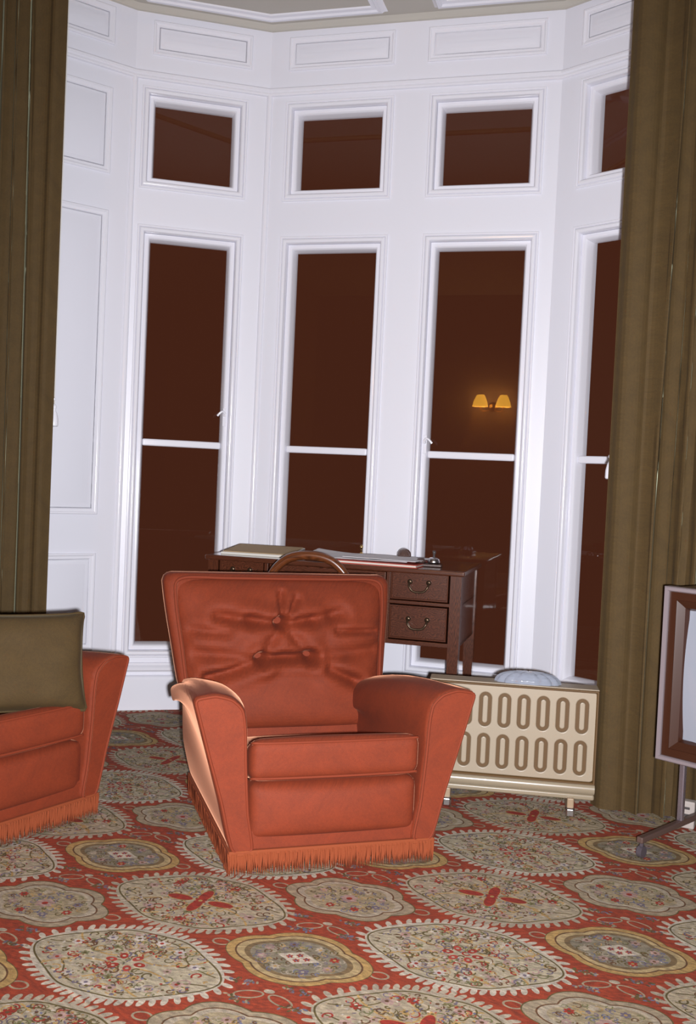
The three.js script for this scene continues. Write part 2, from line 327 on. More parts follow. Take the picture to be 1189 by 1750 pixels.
tag(mesh('trim_1', run(bay, [[0, 2.722], [0.010, 2.724], [0.013, 2.730], [0.010, 2.738], [0.016, 2.744], [0.016, 2.752], [0.010, 2.758], [0, 2.760]]), paintGloss), 'thin white rail running round the bay above the windows', 'trim', null, 'structure');
tag(mesh('trim_2', run(bay, [[0, 3.005], [0.008, 3.008], [0.012, 3.018], [0.022, 3.03]]), ceilingPaint), 'narrow beige cornice where bay walls meet the ceiling', 'trim', null, 'structure');
tag(mesh('trim_3', run(bay, [[0, 0.168], [0.022, 0.170], [0.028, 0.178], [0.022, 0.188], [0.010, 0.196], [0.008, 0.206], [0, 0.208]]), paintGloss), 'white sill moulding under the bay windows', 'trim', null, 'structure');
tag(mesh('baseboard_bay', run(bay, [[0.0, 0], [0.018, 0], [0.018, 0.135], [0.014, 0.145], [0.008, 0.150], [0.0, 0.152]]), paintGloss), 'white skirting board round the foot of the bay', 'baseboard', null, 'structure');
const room = [pJR, pR1, pR2, pR3, pR4, pJL];
tag(mesh('baseboard_room', run(room, [[0.0, 0], [0.018, 0], [0.018, 0.135], [0.014, 0.145], [0.008, 0.150], [0.0, 0.152]]), paintGloss), 'white skirting board round the papered walls', 'baseboard', null, 'structure');
{ // round corner beads and plaster panel outlines under the bay ceiling
  for (const [i, p, l] of [[6, pA, 'slim white corner bead between panelled wall and first window'], [7, pB, 'slim white corner bead between first and second window']]) tag(mesh(`trim_${i}`, bar([p[0], 0.20, p[1]], [p[0], 2.73, p[1]], 0.013, 0.013, 20), paintGloss), l, 'trim', null, 'structure');
  const off = (p, q, s, n) => { const dx = q[0] - p[0], dz = q[1] - p[1], l = Math.hypot(dx, dz); return [p[0] + dx / l * s - dz / l * n, p[1] + dz / l * s + dx / l * n]; };
  const inset = (pts, d) => pts.map((p, i) => { const a = pts[(i + pts.length - 1) % pts.length], b = pts[(i + 1) % pts.length]; const n = (u, v) => { const x = v[0] - u[0], z = v[1] - u[1], l = Math.hypot(x, z); return [-z / l, x / l]; }; const n0 = n(a, p), n1 = n(p, b); let m = [n0[0] + n1[0], n0[1] + n1[1]]; const l = Math.hypot(...m); m = [m[0] / l, m[1] / l]; const k = d / (m[0] * n0[0] + m[1] * n0[1]); return [p[0] + m[0] * k, p[1] + m[1] * k]; });
  const LC = Math.hypot(pC[0] - pB[0], pC[1] - pB[1]), m1 = off(pB, pC, LC * 0.5 - 0.045, 0.0), m2 = off(pB, pC, LC * 0.5 + 0.045, 0.0), e = (p) => [p[0] - SI * 0.95, p[1] + CO * 0.95];
  const panels = [[m1, e(m1), [-1.25, -3.62], pA, pB].map((p) => p), [m2, pC, pD, [1.02, -3.05], e(m2)]];
  panels[0].reverse(); // keep the inside on the left-hand normal
  panels[0] = [pA, pB, m1, e(m1), [-1.22, -3.72]];
  const prof = [[0.0, 0], [0.012, -0.006], [0.020, -0.016], [0.034, -0.016], [0.040, -0.008], [0.058, -0.006], [0.062, 0]];
  panels.forEach((pp, i) => {
    const pts = inset(pp, 0.055), P = [], F = [], N = pts.length;
    for (const [d, y] of prof) for (const q of inset(pts, d)) P.push([q[0], TOP + y, q[1]]);
    for (let j = 0; j + 1 < prof.length; j++) for (let k = 0; k < N; k++) { const a = j * N + k, b = j * N + (k + 1) % N; F.push([a, b, b + N, a + N]); }
    tag(mesh(`trim_${4 + i}`, fromQuads(P, F, 0.5), paintGloss), i ? 'white plaster ceiling moulding over the radiator side of the bay' : 'white plaster ceiling moulding over the desk side of the bay', 'trim', null, 'structure');
  });
}

// ───────────────────────── upholstered seats ─────────────────────────
// a velvet armchair or sofa: x right as one faces it, z toward its front, y up. w = half width of the seat
function clampedSpline(pts, n) { return new THREE.CatmullRomCurve3(pts.map((p) => V(p[0], p[1], 0)), true, 'catmullrom', 0.35).getPoints(n); }
function armSection(z, side, w) {                     // closed outline in x,y at depth z
  const t = THREE.MathUtils.clamp(-z / 0.64, 0, 1), top = 0.478 - 0.03 * t - 0.075 * t * t, dx = w - 0.248, bulge = 0.055 * Math.sin(Math.min(1, t * 1.35) * Math.PI * 0.5);
  const out = 0.397 - 0.03 * t;
  const base = 0.282;
  const pts = [[0.222, 0.07], [0.236, 0.17], [0.246 - bulge * 0.25, 0.29], [0.252 - bulge * 0.7, top - 0.085], [0.262 - bulge * 0.85, top - 0.035], [0.292 - bulge * 0.6, top - 0.006 + 0.01 * t], [0.335 - bulge * 0.2, top + 0.006 + 0.012 * t], [out - 0.032, top + 0.003], [out - 0.010, top - 0.002], [out - 0.003, top - 0.016], [out - 0.012, top - 0.05], [out - 0.040, 0.33], [0.318, 0.20], [base, 0.07]];
  return clampedSpline(pts, 64).slice(0, 64).map((p) => [side * (p.x + dx), p.y]);
}
function offsetIn(poly, d) {
  const n = poly.length; let area = 0;
  for (let i = 0; i < n; i++) { const a = poly[i], b = poly[(i + 1) % n]; area += a[0] * b[1] - b[0] * a[1]; }
  const s = Math.sign(area);
  return poly.map((p, i) => { const a = poly[(i + n - 1) % n], b = poly[(i + 1) % n]; const tx_ = b[0] - a[0], ty = b[1] - a[1], l = Math.hypot(tx_, ty) || 1; return [p[0] - s * ty / l * d, p[1] + s * tx_ / l * d]; });
}
function armGeo(side, w) {
  const zs = [[0.0, 0.008], [-0.003, 0.0035], [-0.009, 0.0015], [-0.016, 0]]; for (let k = 1; k <= 22; k++) zs.push([-0.016 - (0.64 - 0.016) * k / 22, 0]);
  const P = [], F = [], n = 64;
  for (const [z, d] of zs) { const sec = armSection(z, side, w), q = d ? offsetIn(sec, d) : sec; for (const [x, y] of q) P.push([x, y, z]); }
  const flip = side < 0;
  for (let i = 0; i + 1 < zs.length; i++) for (let k = 0; k < n; k++) { const a = i * n + k, b = i * n + (k + 1) % n, f = [a, b, b + n, a + n]; F.push(flip ? f.reverse() : f); }
  const caps = [];
  for (const [row, rev] of [[0, false], [zs.length - 1, true]]) {
    const q = P.slice(row * n, row * n + n), K = [];
    for (const t of THREE.ShapeUtils.triangulateShape(q.map((p) => new THREE.Vector2(p[0], p[1])), [])) K.push(rev !== flip ? [...t].reverse() : t);
    caps.push(fromQuads(q, K, 0.1));
  }
  const g = mergeGeometries([fromQuads(P, F, 0.9), ...caps].map(plain)), p = g.attributes.position, uv = g.attributes.uv;
  for (let i = 0; i < p.count; i++) uv.setXY(i, (p.getX(i) + p.getZ(i)) * 2.2, p.getY(i) * 2.2);
  return g;
}
function uvBox(g, s = 2.2) { const p = g.attributes.position, uv = g.attributes.uv; for (let i = 0; i < p.count; i++) uv.setXY(i, (p.getX(i) + p.getZ(i) * 0.7) * s, (p.getY(i) + p.getZ(i) * 0.6) * s); return g; }
function softBox(w, h, d, r, crown = {}, seg = [28, 14, 20]) {   // rounded cushion with bulging faces
  let g = new THREE.BoxGeometry(w, h, d, ...seg); const p = g.attributes.position, v = V(0, 0, 0);
  for (let i = 0; i < p.count; i++) {
    v.fromBufferAttribute(p, i);
    const q = V(THREE.MathUtils.clamp(v.x, -w / 2 + r, w / 2 - r), THREE.MathUtils.clamp(v.y, -h / 2 + r, h / 2 - r), THREE.MathUtils.clamp(v.z, -d / 2 + r, d / 2 - r));
    const dlt = v.clone().sub(q); if (dlt.lengthSq() > 1e-10) { dlt.setLength(r); v.copy(q).add(dlt); }
    const fx = 1 - (2 * v.x / w) ** 2, fy = 1 - (2 * v.y / h) ** 2, fz = 1 - (2 * v.z / d) ** 2;
    const e = (k) => Math.max(0, k) ** 0.6;
    if (crown.y) v.y += Math.sign(v.y) * crown.y * e(fx) * e(fz) * Math.abs(2 * v.y / h);
    if (crown.z) v.z += Math.sign(v.z) * crown.z * e(fx) * e(fy) * Math.abs(2 * v.z / d);
    if (crown.x) v.x += Math.sign(v.x) * crown.x * e(fz) * e(fy) * Math.abs(2 * v.x / w);
    p.setXYZ(i, v.x, v.y, v.z);
  }
  uvBox(g); g.deleteAttribute('normal'); const uv0 = g; g = mergeVertices(new THREE.BufferGeometry().setAttribute('position', p).setIndex(uv0.index), 1e-5); g.computeVertexNormals();
  g.setAttribute('uv', new THREE.Float32BufferAttribute(new Float32Array(g.attributes.position.count * 2), 2)); return uvBox(g);
}
function fringe(path, h) {                            // hanging strands, one after another along a floor path
  const parts = []; const strand = new THREE.ConeGeometry(0.0036, 1, 5, 1, true).rotateX(Math.PI);
  for (let i = 0; i + 1 < path.length; i++) {
    const a = path[i], b = path[i + 1], L = Math.hypot(b[0] - a[0], b[1] - a[1]), n = Math.round(L / 0.0026);
    for (let k = 0; k < n; k++) {
      const t = (k + 0.5) / n, len = h * (0.92 + rnd() * 0.08), g = strand.clone().scale(0.8 + rnd() * 0.5, len, 0.8 + rnd() * 0.5);
      g.rotateX((rnd() - 0.5) * 0.10).rotateZ((rnd() - 0.5) * 0.10);
      parts.push(g.translate(a[0] + (b[0] - a[0]) * t + (rnd() - 0.5) * 0.003, h - len / 2 + 0.001, a[1] + (b[1] - a[1]) * t + (rnd() - 0.5) * 0.003));
    }
  }
  return mergeGeometries(parts);
}
const segD = (px, py, a, b) => { const dx = b[0] - a[0], dy = b[1] - a[1], t = THREE.MathUtils.clamp(((px - a[0]) * dx + (py - a[1]) * dy) / (dx * dx + dy * dy), 0, 1); return [Math.hypot(px - a[0] - t * dx, py - a[1] - t * dy), t]; };
function upholstered(root, w, cushions, tufts, creases) {
  const o = w - 0.248, bw = 0.282 + o;
  for (const s of [-1, 1]) {
    const arm = mesh('arm', armGeo(s, w), velvet, root);
    mesh('piping', tube(offsetIn(armSection(0, s, w), 0.006).map(([x, y]) => V(x, y, -0.001)), 0.0042, 160, 6, true), velvet, arm);
  }
  // base, bulging front panel, apron
  mesh('base', uvBox(box(-bw + 0.008, bw - 0.008, 0.05, 0.12, -0.66, -0.014, 0.008)), velvet, root);
  const fp = softBox(2 * w - 0.026, 0.150, 0.09, 0.026, { z: 0.026 }, [36, 16, 8]); mesh('front_panel', fp.translate(0, 0.166, -0.058), velvet, root);
  // seat cushions
  const cw = (2 * w - 0.014) / cushions;
  for (let k = 0; k < cushions; k++) {
    const cu = softBox(cw - 0.006, 0.108, 0.56, 0.028, { y: 0.016, z: 0.006 }, [32, 12, 32]);
    cu.rotateX(-0.0); cu.translate(-w + 0.007 + cw * (k + 0.5), 0, -0.285);
    const p = cu.attributes.position; for (let i = 0; i < p.count; i++) { const up = p.getY(i) > 0 ? 1 : 0, sag = up * 0.036 * THREE.MathUtils.smoothstep(-p.getZ(i), 0.03, 0.16); p.setY(i, p.getY(i) + 0.306 + p.getZ(i) * 0.19 - sag); }
    cu.computeVertexNormals();
    const c = mesh('seat_cushion', cu, velvet, root), x0 = -w + 0.007 + cw * k + 0.006, x1 = x0 + cw - 0.012;
    for (const [yy] of [[0.350], [0.256]]) mesh('piping', tube([[x0 + 0.002, yy - 0.006, -0.03], [x0 + 0.004, yy, -0.014], [x0 + 0.03, yy, -0.0095], [(x0 + x1) / 2, yy, -0.004], [x1 - 0.03, yy, -0.0095], [x1 - 0.004, yy, -0.014], [x1 - 0.002, yy - 0.006, -0.03]], 0.004, 60, 6), velvet, c);
  }
  // back: frame shell and buttoned cushion
  const lean = (y) => -0.515 - 0.36 * (y - 0.28);     // front plane of the back cushion
  { const P = [], F = [], rows = 14, hw = (y) => (0.275 + 0.065 * THREE.MathUtils.smoothstep(y, 0.1, 0.42) + 0.05 * THREE.MathUtils.smoothstep(y, 0.3, 0.74)) + o;
    const ring = (y, d, hwk) => { const z = lean(y) - 0.05, r = 0.03, q = []; const X = hwk, zb = z - d; for (const [cx, cz, a0] of [[X - r, z - r, 0], [X - r, zb + r, -1], [-X + r, zb + r, -2], [-X + r, z - r, -3]]) for (let k = 0; k <= 4; k++) { const a = Math.PI / 2 + a0 * Math.PI / 2 - k / 4 * Math.PI / 2; q.push([cx + Math.cos(a) * r, cz + Math.sin(a) * r]); } return q; };
    const ys = [[0.06, 0]]; for (let k = 0; k <= rows; k++) ys.push([0.09 + (0.692 - 0.09) * k / rows, 0]); ys.push([0.708, 0.006], [0.717, 0.016], [0.721, 0.028]);
    for (const [y, ins] of ys) for (const [x, z] of ring(y, 0.10 - ins * 1.5, hw(y) - ins)) P.push([x, y, z + (ins ? -ins * 0.7 : 0)]);
    const n = 20; for (let i = 0; i + 1 < ys.length; i++) for (let k = 0; k < n; k++) { const a = i * n + k, b = i * n + (k + 1) % n; F.push([a, a + n, b + n, b]); }
    for (const [row, rev] of [[0, 1], [ys.length - 1, 0]]) { const f = []; for (let k = 1; k + 1 < n; k++) F.push(rev ? [row * n, row * n + k, row * n + k + 1] : [row * n, row * n + k + 1, row * n + k]); }
    mesh('back_frame', uvBox(fromQuads(P, F, 0.9)), velvet, root);
  }
  { const nx = 120, ny = 96, P = [], F = [], y0 = 0.245, y1 = 0.708, hwc = (y) => 0.312 + 0.045 * THREE.MathUtils.smoothstep(y, 0.25, 0.74) + o;
    const hgt = (u, v, x, y) => {
      const ex = 1 - Math.abs(u) ** 5, ey = 1 - Math.abs(v) ** 5;
      let hh = 0.062 * Math.pow(Math.max(0, ex), 0.55) * Math.pow(Math.max(0, ey), 0.55) + 0.026 * (1 - u * u) * (1 - v * v);
      const m = Math.min(1, ex * ey * 2.2);
      for (const [a, b, dep, wid] of creases) { const [d, t] = segD(x, y, a, b); hh -= m * 1.35 * dep * Math.exp(-((d / wid) ** 2)) * (0.55 + 0.45 * Math.cos((t - 0.5) * 2.6)); hh += m * dep * 0.6 * Math.exp(-(((d - wid * 2.2) / (wid * 1.5)) ** 2)); }
      for (const [bx, by, dep] of tufts) { const d = Math.hypot(x - bx, (y - by) * 1.15); hh -= m * dep * Math.exp(-((d / 0.07) ** 2)) + m * dep * 0.6 * Math.exp(-((d / 0.018) ** 2)); }
      return hh;
    };
    for (let j = 0; j <= ny; j++) for (let i = 0; i <= nx; i++) {
      const u = i / nx * 2 - 1, v = j / ny * 2 - 1, yy = (y0 + y1) / 2 + v * (y1 - y0) / 2, k = Math.pow(1 - Math.pow(Math.abs(v), 14), 0.5) * 0.03 + 0.97;
      const x = u * hwc(yy) * k, cy = yy - Math.sign(v) * 0.012 * Math.abs(u) ** 8 * Math.abs(v) ** 6;
      P.push([x, cy, lean(yy) - 0.065 + hgt(u, v, x, cy)]);
    }
    const N = (nx + 1) * (ny + 1); for (let k = 0; k < N; k++) { const q = P[k]; P.push([q[0] * 0.99, q[1], lean(q[1]) - 0.07]); }
    const id = (i, j) => j * (nx + 1) + i;
    for (let j = 0; j < ny; j++) for (let i = 0; i < nx; i++) { F.push([id(i, j), id(i + 1, j), id(i + 1, j + 1), id(i, j + 1)]); }
    for (let i = 0; i < nx; i++) { F.push([id(i, 0) + N, id(i + 1, 0) + N, id(i + 1, 0), id(i, 0)], [id(i, ny), id(i + 1, ny), id(i + 1, ny) + N, id(i, ny) + N]); }
    for (let j = 0; j < ny; j++) { F.push([id(0, j), id(0, j + 1), id(0, j + 1) + N, id(0, j) + N], [id(nx, j) + N, id(nx, j + 1) + N, id(nx, j + 1), id(nx, j)]); }
    F.push([N + id(0, 0), N + id(0, ny), N + id(nx, ny), N + id(nx, 0)]);
    const g = fromQuads(P, F, 1.2); const bc = mesh('back_cushion', uvBox(g), velvet, root);
    for (const [bx, by, dep] of tufts) if (dep > 0.02) { mesh('button', new THREE.SphereGeometry(0.009, 14, 10).scale(1, 1, 0.5).translate(bx, by, lean(by) - 0.065 + hgt(bx / hwc(by), (by - (y0 + y1) / 2) / ((y1 - y0) / 2), bx, by) + 0.003), velvet, bc); }
    const e = []; for (const [uu, vv] of [[-1, -0.7], [-1, 0], [-1, 0.7], [-0.985, 0.93], [-0.93, 0.99], [-0.5, 1], [0, 1], [0.5, 1], [0.93, 0.99], [0.985, 0.93], [1, 0.7], [1, 0], [1, -0.7]]) { const yy = (y0 + y1) / 2 + vv * (y1 - y0) / 2; e.push(V(uu * hwc(yy), yy, lean(yy) - 0.045)); }
    mesh('piping', tube(e, 0.0055, 160, 7), velvet, bc);
  }
  const q = bw + 0.004, fpth = [[-q, -0.70], [-q, 0.0], [q, 0.0], [q, -0.70], [-q, -0.70]];
  const br = mesh('fringe_braid', [box(-q - 0.002, q + 0.002, 0.058, 0.072, -0.01, 0.003, 0.003), box(-q - 0.002, q + 0.002, 0.058, 0.072, -0.703, -0.69, 0.003), box(-q - 0.003, -q + 0.01, 0.058, 0.072, -0.70, 0, 0.003), box(q - 0.01, q + 0.003, 0.058, 0.072, -0.70, 0, 0.003)], fringeMat, root);
  const fr = mesh('fringe', fringe(fpth, 0.064), fringeMat, root); fr.userData.kind = 'stuff';
  for (const sx of [-1, 1]) for (const z of [-0.06, -0.62]) mesh('foot', new THREE.CylinderGeometry(0.022, 0.018, 0.052, 14).translate(sx * (bw - 0.06), 0.026, z), mahogany, root);
}
{
  const chair = thing('armchair', 'orange velvet buttoned armchair with fringed base in front of the desk', 'armchair', [0.006, 0, -2.6355], 0.31);
  upholstered(chair, 0.248, 1,
    [[-0.02, 0.575, 0.03], [-0.088, 0.468, 0.03], [0.078, 0.468, 0.03], [-0.19, 0.585, 0.014], [0.16, 0.59, 0.014], [-0.25, 0.40, 0.018], [0.225, 0.39, 0.016]],
    [[[-0.22, 0.592], [-0.12, 0.582], 0.018, 0.018], [[-0.12, 0.582], [-0.02, 0.574], 0.022, 0.016], [[-0.02, 0.574], [0.09, 0.584], 0.020, 0.016], [[0.09, 0.584], [0.19, 0.605], 0.015, 0.018], [[-0.025, 0.575], [-0.012, 0.665], 0.014, 0.010], [[-0.01, 0.585], [0.04, 0.650], 0.011, 0.010], [[-0.088, 0.468], [0.078, 0.472], 0.028, 0.015], [[-0.088, 0.468], [-0.29, 0.478], 0.014, 0.018], [[0.078, 0.468], [0.30, 0.485], 0.014, 0.02], [[-0.088, 0.468], [-0.02, 0.575], 0.010, 0.016], [[0.078, 0.468], [-0.02, 0.575], 0.010, 0.016], [[-0.26, 0.405], [-0.10, 0.455], 0.022, 0.016], [[0.24, 0.385], [0.14, 0.43], 0.018, 0.016], [[0.17, 0.55], [0.31, 0.545], 0.012, 0.010], [[-0.31, 0.55], [-0.2, 0.545], 0.010, 0.014]]);
  const sofa = thing('sofa', 'orange velvet fringed sofa cut by the picture edge, green cushion on it', 'sofa', [-1.079, 0, -2.426], 0.983);
  upholstered(sofa, 0.62, 2, [[-0.4, 0.57, 0.03], [0, 0.57, 0.03], [0.4, 0.57, 0.03], [-0.2, 0.465, 0.03], [0.2, 0.465, 0.03]], [[[-0.4, 0.57], [0.4, 0.57], 0.010, 0.012]]);
  // loose cushion leaning in the corner of sofa arm
  const g = new THREE.BoxGeometry(0.46, 0.285, 0.12, 30, 30, 8), p = g.attributes.position;
  for (let i = 0; i < p.count; i++) {
    const u = p.getX(i) / 0.23, v = p.getY(i) / 0.1425, t = Math.pow(Math.max(0, (1 - u ** 4) * (1 - v ** 4)), 0.45), pinchX = 1 - 0.045 * (1 - v * v), pinchY = 1 - 0.05 * (1 - u * u);
    p.setXYZ(i, p.getX(i) * pinchX, p.getY(i) * pinchY, p.getZ(i) * (0.1 + 0.9 * t) + 0.006 * noise.noise(u * 2.1, v * 2.3, 4.2));
  }
  const gm = mergeVertices(new THREE.BufferGeometry().setAttribute('position', p).setIndex(g.index), 1e-5); gm.computeVertexNormals(); gm.setAttribute('uv', new THREE.Float32BufferAttribute(new Float32Array(gm.attributes.position.count * 2), 2)); uvBox(gm);
  const q = thing('scatter_cushion', 'olive green velvet cushion standing on the orange sofa seat', 'cushion');
  const body = mesh('cushion_body', gm, cushionMat, q);
  const rim = []; for (let k = 0; k < 48; k++) { const a = k / 48 * 4, s = Math.floor(a), t = a - s, c = [[-1, -1], [1, -1], [1, 1], [-1, 1]], A = c[s], B = c[(s + 1) % 4], u = A[0] + (B[0] - A[0]) * t, v = A[1] + (B[1] - A[1]) * t; rim.push(V(u * 0.23 * (1 - 0.045 * (1 - v * v)), v * 0.1425 * (1 - 0.05 * (1 - u * u)), 0)); }
  mesh('piping', tube(rim, 0.005, 160, 6, true), cushionMat, body);
    q.position.set(-0.958, 0.480, -2.83);
  q.rotation.set(0, 0.607, 0, 'YXZ'); q.rotateX(-0.28); q.rotateZ(-0.04);
}

// ───────────────────────── curtains ─────────────────────────
function curtainGeo(pathFn, n, y0, y1) {              // closed solid following a folded plan path; pathFn(t, k) -> [x, z] at height share k
  const rows = 26, P = [], F = [], cols = n + 1;
  for (let r = 0; r <= rows; r++) {
    const k = r / rows, y = y0 + (y1 - y0) * k, pts = []; for (let i = 0; i <= n; i++) pts.push(pathFn(i / n, k));
    const nr = pts.map((p, i) => { const a = pts[Math.max(0, i - 1)], b = pts[Math.min(n, i + 1)], dx = b[0] - a[0], dz = b[1] - a[1], l = Math.hypot(dx, dz) || 1; return [-dz / l, dx / l]; });
    for (let i = 0; i <= n; i++) P.push([pts[i][0] + nr[i][0] * 0.003, y, pts[i][1] + nr[i][1] * 0.003]);
    for (let i = n; i >= 0; i--) P.push([pts[i][0] - nr[i][0] * 0.003, y, pts[i][1] - nr[i][1] * 0.003]);
  }
  const M = cols * 2; for (let r = 0; r < rows; r++) for (let k = 0; k < M; k++) { const a = r * M + k, b = r * M + (k + 1) % M; F.push([a, b, b + M, a + M]); }
  const g = fromQuads(P, F, 1.3), p = g.attributes.position, uv = g.attributes.uv; for (let i = 0; i < p.count; i++) uv.setXY(i, (p.getX(i) - p.getZ(i)) * 2.5, p.getY(i) * 2.5); return g;
}
function foldPath(edge, dir, len, folds, amp, ph, hem) {
  return (t, k) => {
    const s = t * len, f = THREE.MathUtils.smoothstep(s, hem * 0.7, hem + 0.06), w = s * folds + 0.35 * Math.sin(s * 21 + ph) + 0.15 * Math.sin(k * 2.5 + s * 9);
    const off = f * (amp * Math.sin(w * 6.283 + ph) * (0.85 + 0.25 * Math.sin(s * 13 + 1)) + 0.25 * amp * Math.sin(w * 12.566 + 0.7)) - 0.03 * Math.exp(-((s / 0.018) ** 2)) + 0.012 * (1 - f) * Math.sin(Math.min(1, s / hem) * 3.14);
    const sl = s + 0.35 * f * amp * Math.sin(w * 12.566 + ph * 2), nx = -SI, nz = CO;   // n points into the room
    return [edge[0] + dir * CO * sl + nx * off, edge[1] + dir * SI * sl + nz * off];
  };
}
const rightEdge = [0.845, -3.255], leftEdge = [-1.142, -3.755];
tag(mesh('curtain', curtainGeo(foldPath(rightEdge, 1, 0.72, 15, 0.030, 0.5, 0.10), 420, 0.008, 2.84), curtainMat), 'long olive brown velvet curtain hanging behind the television', 'curtain', 'pair of bay curtains');
{ const f = foldPath(leftEdge, -1, 0.78, 12, 0.032, 2.1, 0.05); const g = curtainGeo(f, 420, 0.008, 2.84); tag(mesh('curtain', g, curtainMat), 'long olive brown velvet curtain hanging behind the sofa', 'curtain', 'pair of bay curtains'); }
{ // rail across the bay with end knobs
  const r = thing('curtain_rail', 'brass curtain rail across the bay opening above the frame', 'curtain rail');
  const a = ab(-2.95, -3.345), b = ab(0.86, -3.345);
  mesh('rod', bar([a[0], 2.865, a[1]], [b[0], 2.865, b[1]], 0.013, 0.013, 16), brassMat, r);
  for (const p of [a, b]) mesh('finial', new THREE.SphereGeometry(0.03, 20, 14).translate(p[0], 2.865, p[1]), brassMat, r);
  for (const t of [-2.9, 0.80]) { const p = ab(t, -3.345), q = ab(t, FRONT); mesh('bracket', [bar([p[0], 2.865, p[1]], [q[0], 2.865, q[1] ], 0.008), box(q[0] - 0.02, q[0] + 0.02, 2.83, 2.90, q[1] - 0.006, q[1] + 0.012, 0.004)], brassMat, r); }
}
function cordPull(x, z, y, label) {
  const o = thing('cord_pull', label, 'cord pull', [x, 0, z]);
  mesh('cord', bar([0, y + 0.085, 0], [0, 2.852, 0], 0.0016, 0.0016, 6), std(lin(0.75, 0.72, 0.66), 0.7), o);
  const w = mesh('weight', lathe([[0, 0], [0.014, 0.001], [0.017, 0.006], [0.0165, 0.03], [0.012, 0.05], [0.007, 0.06], [0.0055, 0.066], [0.009, 0.073], [0.009, 0.079], [0.004, 0.086], [0, 0.088]]).translate(0, y, 0), paintGloss, o);
  mesh('bead', new THREE.SphereGeometry(0.0055, 12, 8).translate(0, y + 0.105, 0), paintGloss, w);
}
cordPull(0.866, -3.315, 1.09, 'white bell shaped cord pull at the edge of the curtain beside the radiator');
cordPull(-1.142, -3.82, 1.20, 'white bell shaped cord pull at the edge of the curtain behind the sofa');

